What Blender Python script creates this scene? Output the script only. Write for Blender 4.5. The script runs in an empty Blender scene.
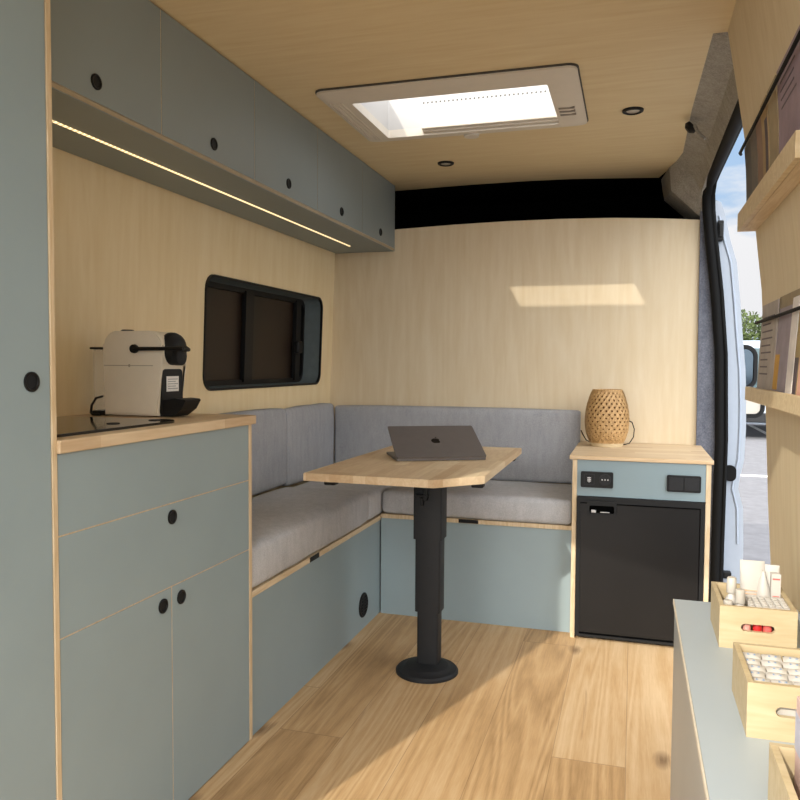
import bpy, bmesh, math, random
from mathutils import Vector, Matrix, noise
random.seed(7)
PI = math.pi
C = bpy.context.scene.collection
R = math.radians

# ------------------------------------------------------------------ materials
def lin(h):
    h = h.lstrip('#')
    v = [int(h[i:i+2], 16)/255 for i in (0, 2, 4)]
    return tuple((c/12.92 if c <= .04045 else ((c+.055)/1.055)**2.4) for c in v) + (1,)

class NT:
    def __init__(s, name):
        s.m = bpy.data.materials.new(name); s.m.use_nodes = True
        s.t = s.m.node_tree; s.b = s.t.nodes['Principled BSDF']
    def n(s, typ, **kw):
        nd = s.t.nodes.new(typ)
        for k, v in kw.items(): setattr(nd, k, v)
        return nd
    def l(s, a, b): s.t.links.new(a, b)
    def val(s, sock, v):
        if isinstance(v, (int, float, tuple, list)): sock.default_value = v
        else: s.l(v, sock)
    def math(s, op, a, b=0.0, c=None):
        nd = s.n('ShaderNodeMath', operation=op)
        s.val(nd.inputs[0], a); s.val(nd.inputs[1], b)
        if c is not None: s.val(nd.inputs[2], c)
        return nd.outputs[0]
    def coord(s, scale=(1, 1, 1), loc=(0, 0, 0)):
        tc = s.n('ShaderNodeTexCoord'); mp = s.n('ShaderNodeMapping')
        mp.inputs['Scale'].default_value = scale; mp.inputs['Location'].default_value = loc
        s.l(tc.outputs['Object'], mp.inputs[0]); return mp.outputs[0]
    def noise(s, vec, scale=5, detail=4, rough=.55, dist=0):
        nd = s.n('ShaderNodeTexNoise'); s.l(vec, nd.inputs['Vector'])
        nd.inputs['Scale'].default_value = scale; nd.inputs['Detail'].default_value = detail
        nd.inputs['Roughness'].default_value = rough; nd.inputs['Distortion'].default_value = dist
        return nd.outputs['Fac']
    def ramp(s, fac, stops):
        nd = s.n('ShaderNodeValToRGB'); e = nd.color_ramp.elements
        while len(e) < len(stops): e.new(.5)
        for q, (p, c) in zip(e, stops): q.position = p; q.color = c
        s.val(nd.inputs[0], fac); return nd.outputs[0]
    def mix(s, fac, a, b, mode='MIX'):
        nd = s.n('ShaderNodeMix', data_type='RGBA', blend_type=mode)
        s.val(nd.inputs[0], fac); s.val(nd.inputs[6], a); s.val(nd.inputs[7], b)
        return nd.outputs[2]
    def bump(s, h, strength=.2, dist=.002):
        nd = s.n('ShaderNodeBump'); nd.inputs['Strength'].default_value = strength
        nd.inputs['Distance'].default_value = dist
        s.l(h, nd.inputs['Height']); s.l(nd.outputs[0], s.b.inputs['Normal'])
    def col(s, c): s.val(s.b.inputs['Base Color'], c)
    def rough(s, r): s.val(s.b.inputs['Roughness'], r)

def plain(name, hexc, rough=.5, metal=0, var=.04, scale=30, spec=.5):
    t = NT(name); c = lin(hexc)
    f = t.noise(t.coord(), scale, 3)
    d = tuple(x*(1-var*2) for x in c[:3])+(1,); e = tuple(min(1, x*(1+var*2)) for x in c[:3])+(1,)
    t.col(t.ramp(f, [(.3, d), (.7, e)])); t.rough(rough); t.b.inputs['Metallic'].default_value = metal
    t.b.inputs['Specular IOR Level'].default_value = spec
    return t.m

def wood(name, light, dark, axis='z', grain=60, figure=3.0, stretch=18, rough=.55, contrast=1.0, knots=0, staves=None):
    """veneer / solid timber, grain running along axis"""
    t = NT(name); i = 'xyz'.index(axis)
    sc = [1, 1, 1]; sc[i] = 1/stretch
    v = t.coord(tuple(sc))
    if staves:
        w, cross, ln = staves
        tc = t.n('ShaderNodeTexCoord'); sp = t.n('ShaderNodeSeparateXYZ'); t.l(tc.outputs['Object'], sp.inputs[0])
        u = t.math('FLOOR', t.math('DIVIDE', sp.outputs['XYZ'.index(cross.upper())], w))
        wn = t.n('ShaderNodeTexWhiteNoise', noise_dimensions='1D'); t.l(u, wn.inputs['W'])
        q = t.math('FLOOR', t.math('ADD', t.math('DIVIDE', sp.outputs[i], ln), wn.outputs[0]))
        wn2 = t.n('ShaderNodeTexWhiteNoise', noise_dimensions='2D'); cb = t.n('ShaderNodeCombineXYZ')
        t.l(u, cb.inputs[0]); t.l(q, cb.inputs[1]); t.l(cb.outputs[0], wn2.inputs['Vector'])
        stave = wn2.outputs['Value']
    f1 = t.noise(v, grain, 5, .65)
    f2 = t.noise(v, figure*4, 3, .5, 1.2)
    rings = t.math('FRACT', t.math('MULTIPLY', f2, 9))
    rings = t.math('ABSOLUTE', t.math('SUBTRACT', rings, .5))
    f = t.math('ADD', t.math('MULTIPLY', f1, .65), t.math('MULTIPLY', rings, .5*contrast))
    if staves: f = t.math('ADD', t.math('MULTIPLY', f, .55), t.math('MULTIPLY', stave, .35))
    c = t.ramp(f, [(.22, lin(dark)), (.68, lin(light))])
    if knots:
        vo = t.n('ShaderNodeTexVoronoi'); vo.inputs['Scale'].default_value = knots
        kc = t.coord(tuple(1 if k != i else .45 for k in range(3))); t.l(kc, vo.inputs['Vector'])
        c = t.mix(t.ramp(vo.outputs['Distance'], [(0, (.75, .75, .75, 1)), (.13, (0, 0, 0, 1))]), c, lin('b98a55'))
    t.col(c); t.rough(rough); t.bump(f1, .06, .001)
    return t.m

def oak_floor():
    t = NT('oak plank floor'); tc = t.n('ShaderNodeTexCoord'); sp = t.n('ShaderNodeSeparateXYZ')
    t.l(tc.outputs['Object'], sp.inputs[0]); X, Y = sp.outputs[0], sp.outputs[1]
    u = t.math('DIVIDE', X, .2); ui = t.math('FLOOR', u); uf = t.math('FRACT', u)
    wn = t.n('ShaderNodeTexWhiteNoise', noise_dimensions='1D'); t.l(ui, wn.inputs['W'])
    vv = t.math('ADD', t.math('DIVIDE', Y, 1.9), t.math('MULTIPLY', wn.outputs[0], 5.3))
    vi = t.math('FLOOR', vv); vf = t.math('FRACT', vv)
    cb = t.n('ShaderNodeCombineXYZ'); t.l(ui, cb.inputs[0]); t.l(vi, cb.inputs[1])
    w2 = t.n('ShaderNodeTexWhiteNoise', noise_dimensions='2D'); t.l(cb.outputs[0], w2.inputs['Vector'])
    pid = w2.outputs['Value']
    # per-plank grain coordinates
    c2 = t.n('ShaderNodeCombineXYZ')
    t.l(t.math('ADD', X, t.math('MULTIPLY', pid, 7.0)), c2.inputs[0])
    t.l(t.math('ADD', t.math('MULTIPLY', Y, .05), t.math('MULTIPLY', pid, 13.0)), c2.inputs[1])
    g = c2.outputs[0]
    f1 = t.noise(g, 170, 6, .7)
    f2 = t.noise(g, 6, 2, .45, .5)
    f3 = t.noise(t.coord(), 3.0, 3)
    ring = t.math('ABSOLUTE', t.math('SUBTRACT', t.math('FRACT', t.math('MULTIPLY', f2, 16)), .5))
    f = t.math('ADD', t.math('MULTIPLY', f1, .34), t.math('ADD', t.math('MULTIPLY', ring, .24), t.math('ADD', t.math('MULTIPLY', pid, .17), t.math('MULTIPLY', f3, .16))))
    c = t.ramp(f, [(.23, lin('94744d')), (.39, lin('b9976b')), (.56, lin('ccb089'))])
    # knots and cracks
    c3 = t.n('ShaderNodeCombineXYZ')
    t.l(t.math('ADD', X, t.math('MULTIPLY', f1, .06)), c3.inputs[0]); t.l(t.math('ADD', t.math('MULTIPLY', Y, .5), t.math('MULTIPLY', f2, .12)), c3.inputs[1])
    vo = t.n('ShaderNodeTexVoronoi', voronoi_dimensions='2D'); vo.inputs['Scale'].default_value = 3.3; t.l(c3.outputs[0], vo.inputs['Vector'])
    k = t.ramp(vo.outputs['Distance'], [(0, (1, 1, 1, 1)), (.03, (.8, .8, .8, 1)), (.10, (0, 0, 0, 1))])
    cs = t.n('ShaderNodeSeparateColor'); t.l(vo.outputs['Color'], cs.inputs[0])
    k = t.math('MULTIPLY', k, t.math('GREATER_THAN', cs.outputs[0], .42))
    streak = t.math('MULTIPLY', t.ramp(t.noise(g, 30, 4, .6, .6), [(.66, (0, 0, 0, 1)), (.74, (1, 1, 1, 1))]), .5)
    c = t.mix(streak, c, lin('7d5a34'))
    c = t.mix(t.math('MULTIPLY', k, .8), c, lin('5d4126'))
    gap = t.math('MAXIMUM', t.math('LESS_THAN', uf, .010), t.math('LESS_THAN', vf, .0016))
    c = t.mix(t.math('MULTIPLY', gap, .55), c, lin('6f5234'))
    t.col(c); t.rough(t.math('ADD', .42, t.math('MULTIPLY', f1, .2))); t.bump(t.math('SUBTRACT', f1, gap), .12, .001)
    t.b.inputs['Specular IOR Level'].default_value = .4
    return t.m

def fabric(name, c1, c2, scale=240, big=6):
    t = NT(name); v = t.coord()
    f = t.noise(v, scale, 3, .7); g = t.noise(v, big, 3)
    s = t.noise(t.coord((1, 1, .25)), 45, 2)
    t.col(t.ramp(t.math('ADD', t.math('MULTIPLY', f, .6), t.math('ADD', t.math('MULTIPLY', g, .2), t.math('MULTIPLY', s, .25))), [(.35, lin(c2)), (.68, lin(c1))]))
    t.rough(.95); t.b.inputs['Specular IOR Level'].default_value = .15
    t.bump(t.math('ADD', t.math('MULTIPLY', f, .25), g), .5, .006)
    return t.m

def leaf_mat(name, a, b):
    t = NT(name); f = t.noise(t.coord(), .9, 4); t.col(t.ramp(f, [(.35, lin(a)), (.65, lin(b))])); t.rough(.8)
    return t.m

M = {}
M['wall_ply'] = wood('pale veneer vertical grain', 'dfd2b8', 'd0bd9a', 'z', 26, .9, 9, .6, .35)
M['left_ply_lit'] = wood('brightened veneer vertical grain', 'f0dfbb', 'e3cd9f', 'z', 26, .9, 9, .6, .35)  # pale veneer with extra light on this wall put into the colour
M['ceil_ply'] = wood('pale veneer cross grain', 'e3d3ac', 'd5bf93', 'x', 40, 1.2, 10, .6, .4)
M['right_ply'] = wood('pale veneer side panel', 'dacbac', 'cab792', 'z', 40, 1.0, 16, .6, .4)
M['edge'] = wood('plywood edge', 'd8c4a3', 'bfa680', 'z', 120, 4, 10, .6)
M['edge_y'] = wood('plywood edge lengthwise', 'dfcdae', 'c6ad86', 'y', 120, 4, 10, .6)
M['butcher'] = wood('oak butcher block lengthwise', 'dac6a4', 'b99b76', 'y', 80, 3, 10, .5, .7, staves=(.042, 'x', .5))
M['butcher_x'] = wood('oak butcher block crosswise', 'dfcbab', 'c6a982', 'x', 80, 3, 10, .5, .7, staves=(.042, 'y', .5))
M['pine'] = wood('pale pine', 'c0b08e', 'ae9b77', 'x', 50, 2.5, 9, .6, .7, knots=14)
M['floor'] = oak_floor()
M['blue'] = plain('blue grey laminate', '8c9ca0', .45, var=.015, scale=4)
M['blue_over_dim'] = plain('blue grey laminate shaded overhead', '838d8d', .5, var=.015, scale=4)  # same laminate, darkened in the colour for the dimmer light up there
M['blue_reflect'] = plain('blue grey laminate with floor reflection', '8c908f', .35, var=.03, scale=3)  # blue grey laminate, warmed to carry the oak floor's reflection
M['blue_lit'] = plain('blue grey laminate lit top', 'a3adb2', .4, var=.015, scale=4)  # same laminate, light falling on the top put into the colour
M['cushion'] = fabric('grey heather upholstery', 'c2c2c3', '9e9fa1')
M['backrest'] = fabric('grey heather upholstery backs', 'b0b1b4', '909296')
M['felt'] = fabric('grey carpet lining', '7c808c', '50545f', 160, 12)
M['felt_dark'] = fabric('grey brown carpet lining', 'b0aca2', '827d74', 160, 12)
M['black'] = plain('black plastic', '101112', .5, spec=.28)
M['black_matt'] = plain('matt black metal', '1d1e20', .55, 0, spec=.3)
M['void'] = plain('black lining cloth', '050505', 1, spec=.05)
M['rubber'] = plain('black rubber', '0d0e0f', .7, spec=.2)
M['fridge_door'] = plain('fridge door black laminate', '0f0e0e', .36, var=.1, scale=5, spec=.3)
M['white_plastic'] = plain('off white plastic', 'b5b0a6', .5)
M['white'] = plain('white plastic', 'bab6af', .5, var=.01)
M['frame_beige'] = plain('beige frame plastic', 'd6cec0', .5, var=.01)
M['machine'] = plain('cream appliance plastic', 'ddd3bf', .4, var=.01)
M['paint'] = plain('white vehicle paint', 'a3aebc', .35, var=.01)
M['steel'] = plain('brushed steel', 'b8b8b8', .35, .9)
M['laptop'] = plain('space grey aluminium', '66615f', .4, .25, .02)
M['logo'] = plain('dark mirror', '101012', .12)
M['wicker'] = wood('woven bamboo', 'cfa871', '9c7848', 'z', 90, 6, 3, .55)
M['light_wood'] = wood('beech', 'd9c6a2', 'c4ad84', 'x', 60, 3, 10, .5)
M['asphalt'] = plain('asphalt', '77777a', .95, var=.05, scale=9, spec=.1)
M['line'] = plain('road paint', 'e8e8e6', .8)
M['red'] = plain('red lacquer', 'c22a2c', .3); M['pink'] = plain('pink lacquer', 'd79a8e', .35)
M['coral'] = plain('coral lacquer', 'd9605a', .3)
M['print_grey'] = plain('grey blue ink', '8296b0', .6); M['print_dark'] = plain('dark ink', '4b3f45', .6)
M['print_orange'] = plain('pale orange ink', 'd9b08e', .6)
M['yellow'] = plain('ochre paper', 'b98a2e', .6)
M['bark'] = wood('bark', '6b5a48', '3c3228', 'z', 40, 4, 6, .9)
M['leaf'] = leaf_mat('foliage', '2a3616', '4d5c28'); M['leaf2'] = leaf_mat('foliage olive', '303a18', '566030')
M['car_glass'] = plain('dark car glass', '3f5257', .1)
M['mirror'] = plain('mirror glass', '3c4852', .06, .8, .02)
M['tyre'] = plain('tyre rubber', '1b1b1c', .8)
M['label'] = plain('white sticker', 'e9e6e0', .6)
M['clear_lens'] = plain('spot lens', 'b9b4a8', .2)

def glass(name, tint, alpha, rough=.05):
    t = NT(name); t.col(lin(tint)); t.rough(rough)
    tr = t.n('ShaderNodeBsdfTransparent'); mx = t.n('ShaderNodeMixShader'); mx.inputs[0].default_value = alpha
    out = t.t.nodes['Material Output']; t.l(tr.outputs[0], mx.inputs[1]); t.l(t.b.outputs[0], mx.inputs[2]); t.l(mx.outputs[0], out.inputs[0])
    return t.m
M['tank'] = glass('clear tank plastic', 'e8e0d0', .28)
def tinted():
    t = NT('dark tinted glass'); g = t.noise(t.coord((1, .6, .15)), 3.5, 2)
    t.col(t.ramp(g, [(.3, lin('1d1611')), (.7, lin('33271e'))])); t.rough(.35); t.b.inputs['Specular IOR Level'].default_value = .25
    return t.m
M['tinted'] = tinted()
def dome():
    t = NT('milky acrylic'); out = t.t.nodes['Material Output']
    tr = t.n('ShaderNodeBsdfTransparent'); tl = t.n('ShaderNodeBsdfTranslucent'); tl.inputs[0].default_value = (.62, .62, .62, 1)
    mx = t.n('ShaderNodeMixShader'); mx.inputs[0].default_value = .5
    t.l(tr.outputs[0], mx.inputs[1]); t.l(tl.outputs[0], mx.inputs[2]); t.l(mx.outputs[0], out.inputs[0])
    return t.m
M['dome'] = dome()
def led():
    t = NT('warm led diffuser'); t.col(lin('e8cfa4')); t.b.inputs['Emission Color'].default_value = (1, .74, .40, 1)
    tc = t.n('ShaderNodeTexCoord'); sp = t.n('ShaderNodeSeparateXYZ'); t.l(tc.outputs['Object'], sp.inputs[0])
    p = t.math('LESS_THAN', t.math('ABSOLUTE', t.math('SUBTRACT', t.math('FRACT', t.math('DIVIDE', sp.outputs[1], .0166)), .5)), .22)
    t.l(t.math('ADD', .75, t.math('MULTIPLY', p, 1.3)), t.b.inputs['Emission Strength']); t.rough(.4)
    return t.m
M['led'] = led()

# ------------------------------------------------------------------ geometry helpers
def B(): return bmesh.new()
def box(bm, x0, x1, y0, y1, z0, z1, bev=0, seg=2, mat=None):
    vs = [bm.verts.new(p) for p in ((x0,y0,z0),(x1,y0,z0),(x1,y1,z0),(x0,y1,z0),(x0,y0,z1),(x1,y0,z1),(x1,y1,z1),(x0,y1,z1))]
    fs = [bm.faces.new([vs[i] for i in f]) for f in ((0,3,2,1),(4,5,6,7),(0,1,5,4),(1,2,6,5),(2,3,7,6),(3,0,4,7))]
    if bev:
        es = {e for f in fs for e in f.edges}
        r = bmesh.ops.bevel(bm, geom=list(es), offset=bev, segments=seg, profile=.5, affect='EDGES')
        vs = list({v for f in r['faces'] for v in f.verts} | {v for v in vs if v.is_valid})
    if mat is not None: bmesh.ops.transform(bm, matrix=mat, verts=vs)
    return vs
def mbox(*a, **k):
    bm = B(); box(bm, *a, **k); return bm
def lathe(bm, prof, n=32, mat=None, cap=True):
    """prof: [(r,z)...] bottom to top around z"""
    rings = []
    for r, z in prof:
        rings.append([bm.verts.new((r*math.cos(2*PI*i/n), r*math.sin(2*PI*i/n), z)) for i in range(n)])
    for a, b in zip(rings, rings[1:]):
        for i in range(n): bm.faces.new((a[i], a[(i+1) % n], b[(i+1) % n], b[i]))
    if cap:
        bm.faces.new(rings[0][::-1]); bm.faces.new(rings[-1])
    vs = [v for r in rings for v in r]
    if mat is not None: bmesh.ops.transform(bm, matrix=mat, verts=vs)
    return vs
def prism(bm, pts, axis, a, b, mat=None):
    """closed polygon pts (2d) extruded along axis from a to b"""
    def P(p, t): return {'x': (t, p[0], p[1]), 'y': (p[0], t, p[1]), 'z': (p[0], p[1], t)}[axis]
    A = [bm.verts.new(P(p, a)) for p in pts]; D = [bm.verts.new(P(p, b)) for p in pts]; n = len(pts)
    bm.faces.new(A); bm.faces.new(D[::-1])
    for i in range(n): bm.faces.new((A[i], D[i], D[(i+1) % n], A[(i+1) % n]))
    if mat is not None: bmesh.ops.transform(bm, matrix=mat, verts=A+D)
    return A+D
def tube(bm, pts, r, n=8, cap=True, closed=False):
    pts = [Vector(p) for p in pts]; rings = []; prev = None; m = len(pts)
    for i, p in enumerate(pts):
        if closed: d = pts[(i+1) % m]-pts[i-1]
        else: d = pts[min(i+1, m-1)]-pts[max(i-1, 0)]
        d.normalize()
        if prev is None:
            up = Vector((0, 0, 1)) if abs(d.z) < .9 else Vector((1, 0, 0)); a = d.cross(up).normalized()
        else: a = (prev-d*prev.dot(d)).normalized()
        prev = a; b = d.cross(a); rr = r[i] if isinstance(r, (list, tuple)) else r
        rings.append([bm.verts.new(p+a*rr*math.cos(2*PI*k/n)+b*rr*math.sin(2*PI*k/n)) for k in range(n)])
    prs = list(zip(rings, rings[1:])) + ([(rings[-1], rings[0])] if closed else [])
    for s, e in prs:
        for k in range(n): bm.faces.new((s[k], s[(k+1) % n], e[(k+1) % n], e[k]))
    if cap and not closed: bm.faces.new(rings[0][::-1]); bm.faces.new(rings[-1])
def rrect(u0, u1, v0, v1, r, n=6):
    pts = []
    for cx, cy, a in ((u1-r, v1-r, 0), (u0+r, v1-r, 90), (u0+r, v0+r, 180), (u1-r, v0+r, 270)):
        for k in range(n+1):
            t = R(a+90*k/n); pts.append((cx+r*math.cos(t), cy+r*math.sin(t)))
    return pts
def holed(bm, outer, holes, P):
    """flat sheet with holes; P maps (u,v)->xyz"""
    es = []
    for loop in [outer]+holes:
        vs = [bm.verts.new(P(*p)) for p in loop]
        es += [bm.edges.new((vs[i], vs[(i+1) % len(vs)])) for i in range(len(vs))]
    bmesh.ops.triangle_fill(bm, use_beauty=True, use_dissolve=False, edges=es)
def frame_ring(bm, outer, inner, P, t0, t1):
    """closed ring between two same-length loops, extruded t0..t1; P(u,v,t)"""
    n = len(outer)
    o0 = [bm.verts.new(P(*p, t0)) for p in outer]; o1 = [bm.verts.new(P(*p, t1)) for p in outer]
    i0 = [bm.verts.new(P(*p, t0)) for p in inner]; i1 = [bm.verts.new(P(*p, t1)) for p in inner]
    for k in range(n):
        j = (k+1) % n
        for q in ((o0[k], o0[j], o1[j], o1[k]), (i0[j], i0[k], i1[k], i1[j]), (o1[k], o1[j], i1[j], i1[k]), (o0[j], o0[k], i0[k], i0[j])): bm.faces.new(q)

def wloc(o):
    v = Vector((0, 0, 0))
    while o is not None: v = v+Vector(o.location); o = o.parent
    return v
def obj(name, bm, mat, parent=None, smooth=None, local=False, label=None):
    bmesh.ops.recalc_face_normals(bm, faces=bm.faces[:])
    if parent is not None and not local:
        bmesh.ops.translate(bm, vec=-wloc(parent), verts=bm.verts[:])
    me = bpy.data.meshes.new(name); bm.to_mesh(me); bm.free()
    me.materials.append(M[mat] if isinstance(mat, str) else mat)
    if smooth is not None:
        for p in me.polygons: p.use_smooth = True
        try: me.set_sharp_from_angle(angle=R(smooth))
        except Exception: pass
    o = bpy.data.objects.new(name, me); C.objects.link(o)
    if parent is not None: o.parent = parent
    if label: o['label'] = label
    return o
def solo(name, bm, mat, base, label, cat, group=None, smooth=None, local=False):
    """single-mesh thing with its origin at base"""
    if not local: bmesh.ops.translate(bm, vec=-Vector(base), verts=bm.verts[:])
    o = obj(name, bm, mat, None, smooth); o.location = base
    return tag(o, label, cat, group)
def tag(o, label, cat, group=None):
    o['label'] = label; o['category'] = cat
    if group: o['group'] = group
    return o
def thing(name, label, cat, loc=(0, 0, 0), rz=0, group=None):
    o = bpy.data.objects.new(name, None); C.objects.link(o); o.empty_display_size = .05
    o.location = loc; o.rotation_euler = (0, 0, rz)
    return tag(o, label, cat, group)
def struct(name, bm, mat, parent=None, smooth=None):
    o = obj(name, bm, mat, parent, smooth)
    if parent is None: o['kind'] = 'structure'
    return o
def dup(root, loc, rz=None, label=None, group=None, mats=None):
    r = root.copy(); C.objects.link(r); r.location = loc
    if rz is not None: r.rotation_euler = (0, 0, rz)
    if label: r['label'] = label
    if group: r['group'] = group
    for ch in list(root.children):
        c = ch.copy(); C.objects.link(c); c.parent = r
        for g in list(ch.children):
            d = g.copy(); C.objects.link(d); d.parent = c
    return r
def wallx(z):   # right side panel bows inwards towards the roof
    P = [(0, .375), (.49, .373), (.737, .357), (1.009, .344), (1.305, .327), (1.413, .314), (1.614, .291), (1.8, .260), (2.0, .226)]
    for (a, xa), (b, xb) in zip(P, P[1:]):
        if z <= b: return xa+(xb-xa)*(z-a)/(b-a)
    return P[-1][1]
WZ = [0, .49, .737, 1.009, 1.305, 1.413, 1.614, 1.8, 2.0]
def lwx(z): return -1.512+max(0, z-.9)*.036     # left wall leans in

# ------------------------------------------------------------------ setting
ZC = 2.0
struct('floor', mbox(-1.56, .46, .25, 3.75, -.06, 0), 'floor')
# left wall with window hole
bm = B()
Pw = lambda y, z: (lwx(z), y, z)
wo = rrect(2.49, 3.585, 1.0, 1.425, .055)
holed(bm, [(.25, 0), (3.75, 0), (3.75, .9), (3.75, 2.0), (.25, 2.0), (.25, .9)], [wo], Pw)
struct('wall_left', bm, 'left_ply_lit')
# bulkhead panel with arched top
bm = B()
top = [(.285, 1.757), (.1, 1.772), (-.1, 1.784), (-.345, 1.791), (-.6, 1.792), (-.85, 1.788), (-1.151, 1.778), (-1.3, 1.768), (-1.52, 1.75)]
prism(bm, [(-1.52, 0), (.285, 0)]+top, 'y', 3.738, 3.753)
struct('wall_front', bm, 'wall_ply')
# ceiling with skylight hole and bowed front edge
SX0, SX1, SY0, SY1 = -.93, -.275, 2.49, 2.90
bm = B()
front = [(.21, 3.94), (.1, 3.935), (-.1, 3.89), (-.3, 3.85), (-.5, 3.835), (-.8, 3.838), (-1.17, 3.868), (-1.56, 3.9)]
hole = [(SX0-.02, SY0-.02), (SX1+.02, SY0-.02), (SX1+.02, SY1+.02), (SX0-.02, SY1+.02)]
holed(bm, [(-1.56, .71), (-1.0, .41), (-.7, .29), (.235, .22), (.235, 2.283), (.190, 2.283), (.180, 2.93), (.184, 3.59)]+front[1:], [hole], lambda x, y: (x, y, ZC))
holed(bm, [(-1.6, .73), (-1.0, .39), (-.7, .26), (.335, .18), (.335, 4.6), (-1.6, 4.6)], [hole], lambda x, y: (x, y, ZC+.05))
for i in range(4):
    a, b = hole[i], hole[(i+1) % 4]
    bm.faces.new([bm.verts.new(p) for p in ((*a, ZC), (*b, ZC), (*b, ZC+.05), (*a, ZC+.05))])
RE = [(-1.6, .73), (-1.0, .39), (-.7, .26), (.335, .18)]  # unseen rear roof edge, bent to set where the sun stops
for a, b in zip(RE, RE[1:]): bm.faces.new([bm.verts.new(p) for p in ((*a, ZC-.002), (*b, ZC-.002), (*b, ZC+.05), (*a, ZC+.05))])
struct('ceiling', bm, 'ceil_ply')
# dark over-cab recess
bm = B()
for q in (((-1.6, 4.5, 1.6), (.335, 4.5, 1.6), (.335, 4.5, 2.04), (-1.6, 4.5, 2.04)), ((-1.6, 3.755, 1.66), (.335, 3.755, 1.66), (.335, 4.5, 1.66), (-1.6, 4.5, 1.66)),
          ((-1.6, 3.755, 1.6), (-1.6, 4.5, 1.6), (-1.6, 4.5, 2.04), (-1.6, 3.755, 2.04)), ((.335, 3.755, 1.6), (.335, 4.5, 1.6), (.335, 4.5, 2.04), (.335, 3.755, 2.04)),
          ((-1.6, 4.5, 2.03), (.335, 4.5, 2.03), (.335, 3.95, 2.03), (-1.6, 3.95, 2.03)),
          ((-1.6, 3.755, 0), (.335, 3.755, 0), (.335, 3.755, 1.7), (-1.6, 3.755, 1.7))):
    bm.faces.new([bm.verts.new(p) for p in q])
struct('wall_recess', bm, 'void')
# right side panel
bm = B()
prism(bm, [(wallx(z), z) for z in WZ]+[(wallx(z)+.018, z) for z in WZ[::-1]], 'y', .26, 2.277)
struct('wall_right', bm, 'right_ply')
# carpeted rail above the sliding door, with its gusset over the bulkhead
bm = B()
secs = [(2.283, [(.190, 2.0), (.262, 1.972), (.288, 1.912), (.300, 1.925)]), (2.93, [(.180, 2.0), (.262, 1.968), (.287, 1.908), (.300, 1.92)]),
        (3.50, [(.184, 2.0), (.255, 1.955), (.280, 1.895), (.296, 1.905)]), (3.64, [(.165, 2.0), (.235, 1.925), (.272, 1.86), (.29, 1.87)]),
        (3.74, [(.14, 2.0), (.150, 1.895), (.272, 1.775), (.29, 1.78)]), (3.98, [(.112, 2.0), (.128, 1.90), (.272, 1.765), (.29, 1.765)])]
rows = []
for y, pr_ in secs: rows.append([bm.verts.new((x, y, z)) for x, z in pr_]+[bm.verts.new((.325, y, 1.985)), bm.verts.new((.325, y, 2.03))])
for a, b in zip(rows, rows[1:]):
    for i in range(5): bm.faces.new((a[i], a[i+1], b[i+1], b[i]))
bm.faces.new(rows[0]); bm.faces.new(rows[-1][::-1])
struct('trim_1', bm, 'felt_dark', smooth=25)
# carpeted pillar beside the bulkhead
bm = B(); prism(bm, [(.284, 0), (.40, 0), (.40, .9), (.37, 1.3), (.33, 1.62), (.30, 1.79), (.275, 1.79)], 'y', 3.715, 3.80)
struct('trim_2', bm, 'felt')
# rubber door seal: up the pillar, round the corner and back along the header
bm = B()
sp = [(.372, 3.69, -.02), (.373, 3.69, .3), (.378, 3.69, .77), (.368, 3.69, 1.15), (.345, 3.69, 1.42), (.318, 3.69, 1.64), (.302, 3.68, 1.78), (.298, 3.665, 1.85), (.300, 3.62, 1.893), (.304, 3.50, 1.905), (.309, 3.0, 1.912), (.313, 2.5, 1.918), (.315, 2.29, 1.92)]
tube(bm, sp, .023, 10)
tube(bm, [(x+.022, y-.012, z+.003) for x, y, z in sp], .010, 6)
struct('trim_3', bm, 'rubber', smooth=60)
# white painted door jamb
JO = [(.345, -.1), (.492, -.1), (.490, .30), (.485, .46), (.462, .55), (.470, .61), (.484, .68), (.488, .82), (.486, .95), (.480, 1.08), (.466, 1.22), (.450, 1.40), (.433, 1.56), (.404, 1.66), (.38, 1.77), (.362, 1.83), (.30, 1.86), (.30, 1.7), (.345, 1.4), (.36, .9)]
bm = B(); prism(bm, JO, 'y', 3.735, 3.80)
jamb = struct('trim_4', bm, 'paint')
bm = B()
ridge = [(x-.026, z) for x, z in JO[2:15]]
tube(bm, [(x, 3.735, z) for x, z in ridge], .006, 6)
struct('pressed_ridge', bm, 'paint', jamb, 60)
bm = B(); vs = prism(bm, rrect(.40, .45, .585, .655, .022), 'y', 3.712, 3.736)
struct('rubber_buffer', bm, 'rubber', jamb, 40)
bm = B(); box(bm, .345, .372, 3.70, 3.737, 1.655, 1.745, .005); box(bm, .352, .366, 3.69, 3.705, 1.67, 1.73, .003)
struct('door_catch', bm, 'black', jamb)
bm = B(); box(bm, .405, .44, 3.70, 3.737, .145, .175, .005)
struct('step_clip', bm, 'black', jamb)
# cab side skin in front of the jamb
bm = B(); prism(bm, [(3.80, -.35), (5.3, -.35), (5.3, .6), (4.9, .75), (4.6, 1.0), (3.81, 1.2)], 'x', .40, .45)
struct('wall_cab_side', bm, 'paint')
# exterior shell below the floor
bm = B(); box(bm, -1.58, .42, .3, 5.2, -.38, -.065)
struct('wall_underbody', bm, 'black_matt')
# ground
bm = B(); bm.faces.new([bm.verts.new(p) for p in ((-120, -120, -.6), (120, -120, -.6), (120, 160, -.6), (-120, 160, -.6))])
struct('ground', bm, 'asphalt')
bm = B(); box(bm, -8, 14, 12.9, 13.05, -.6, -.594); box(bm, 3.2, 3.32, 13.05, 24, -.6, -.594); box(bm, .4, .52, 13.05, 24, -.6, -.594)
o = struct('road_markings', bm, 'line')

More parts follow.
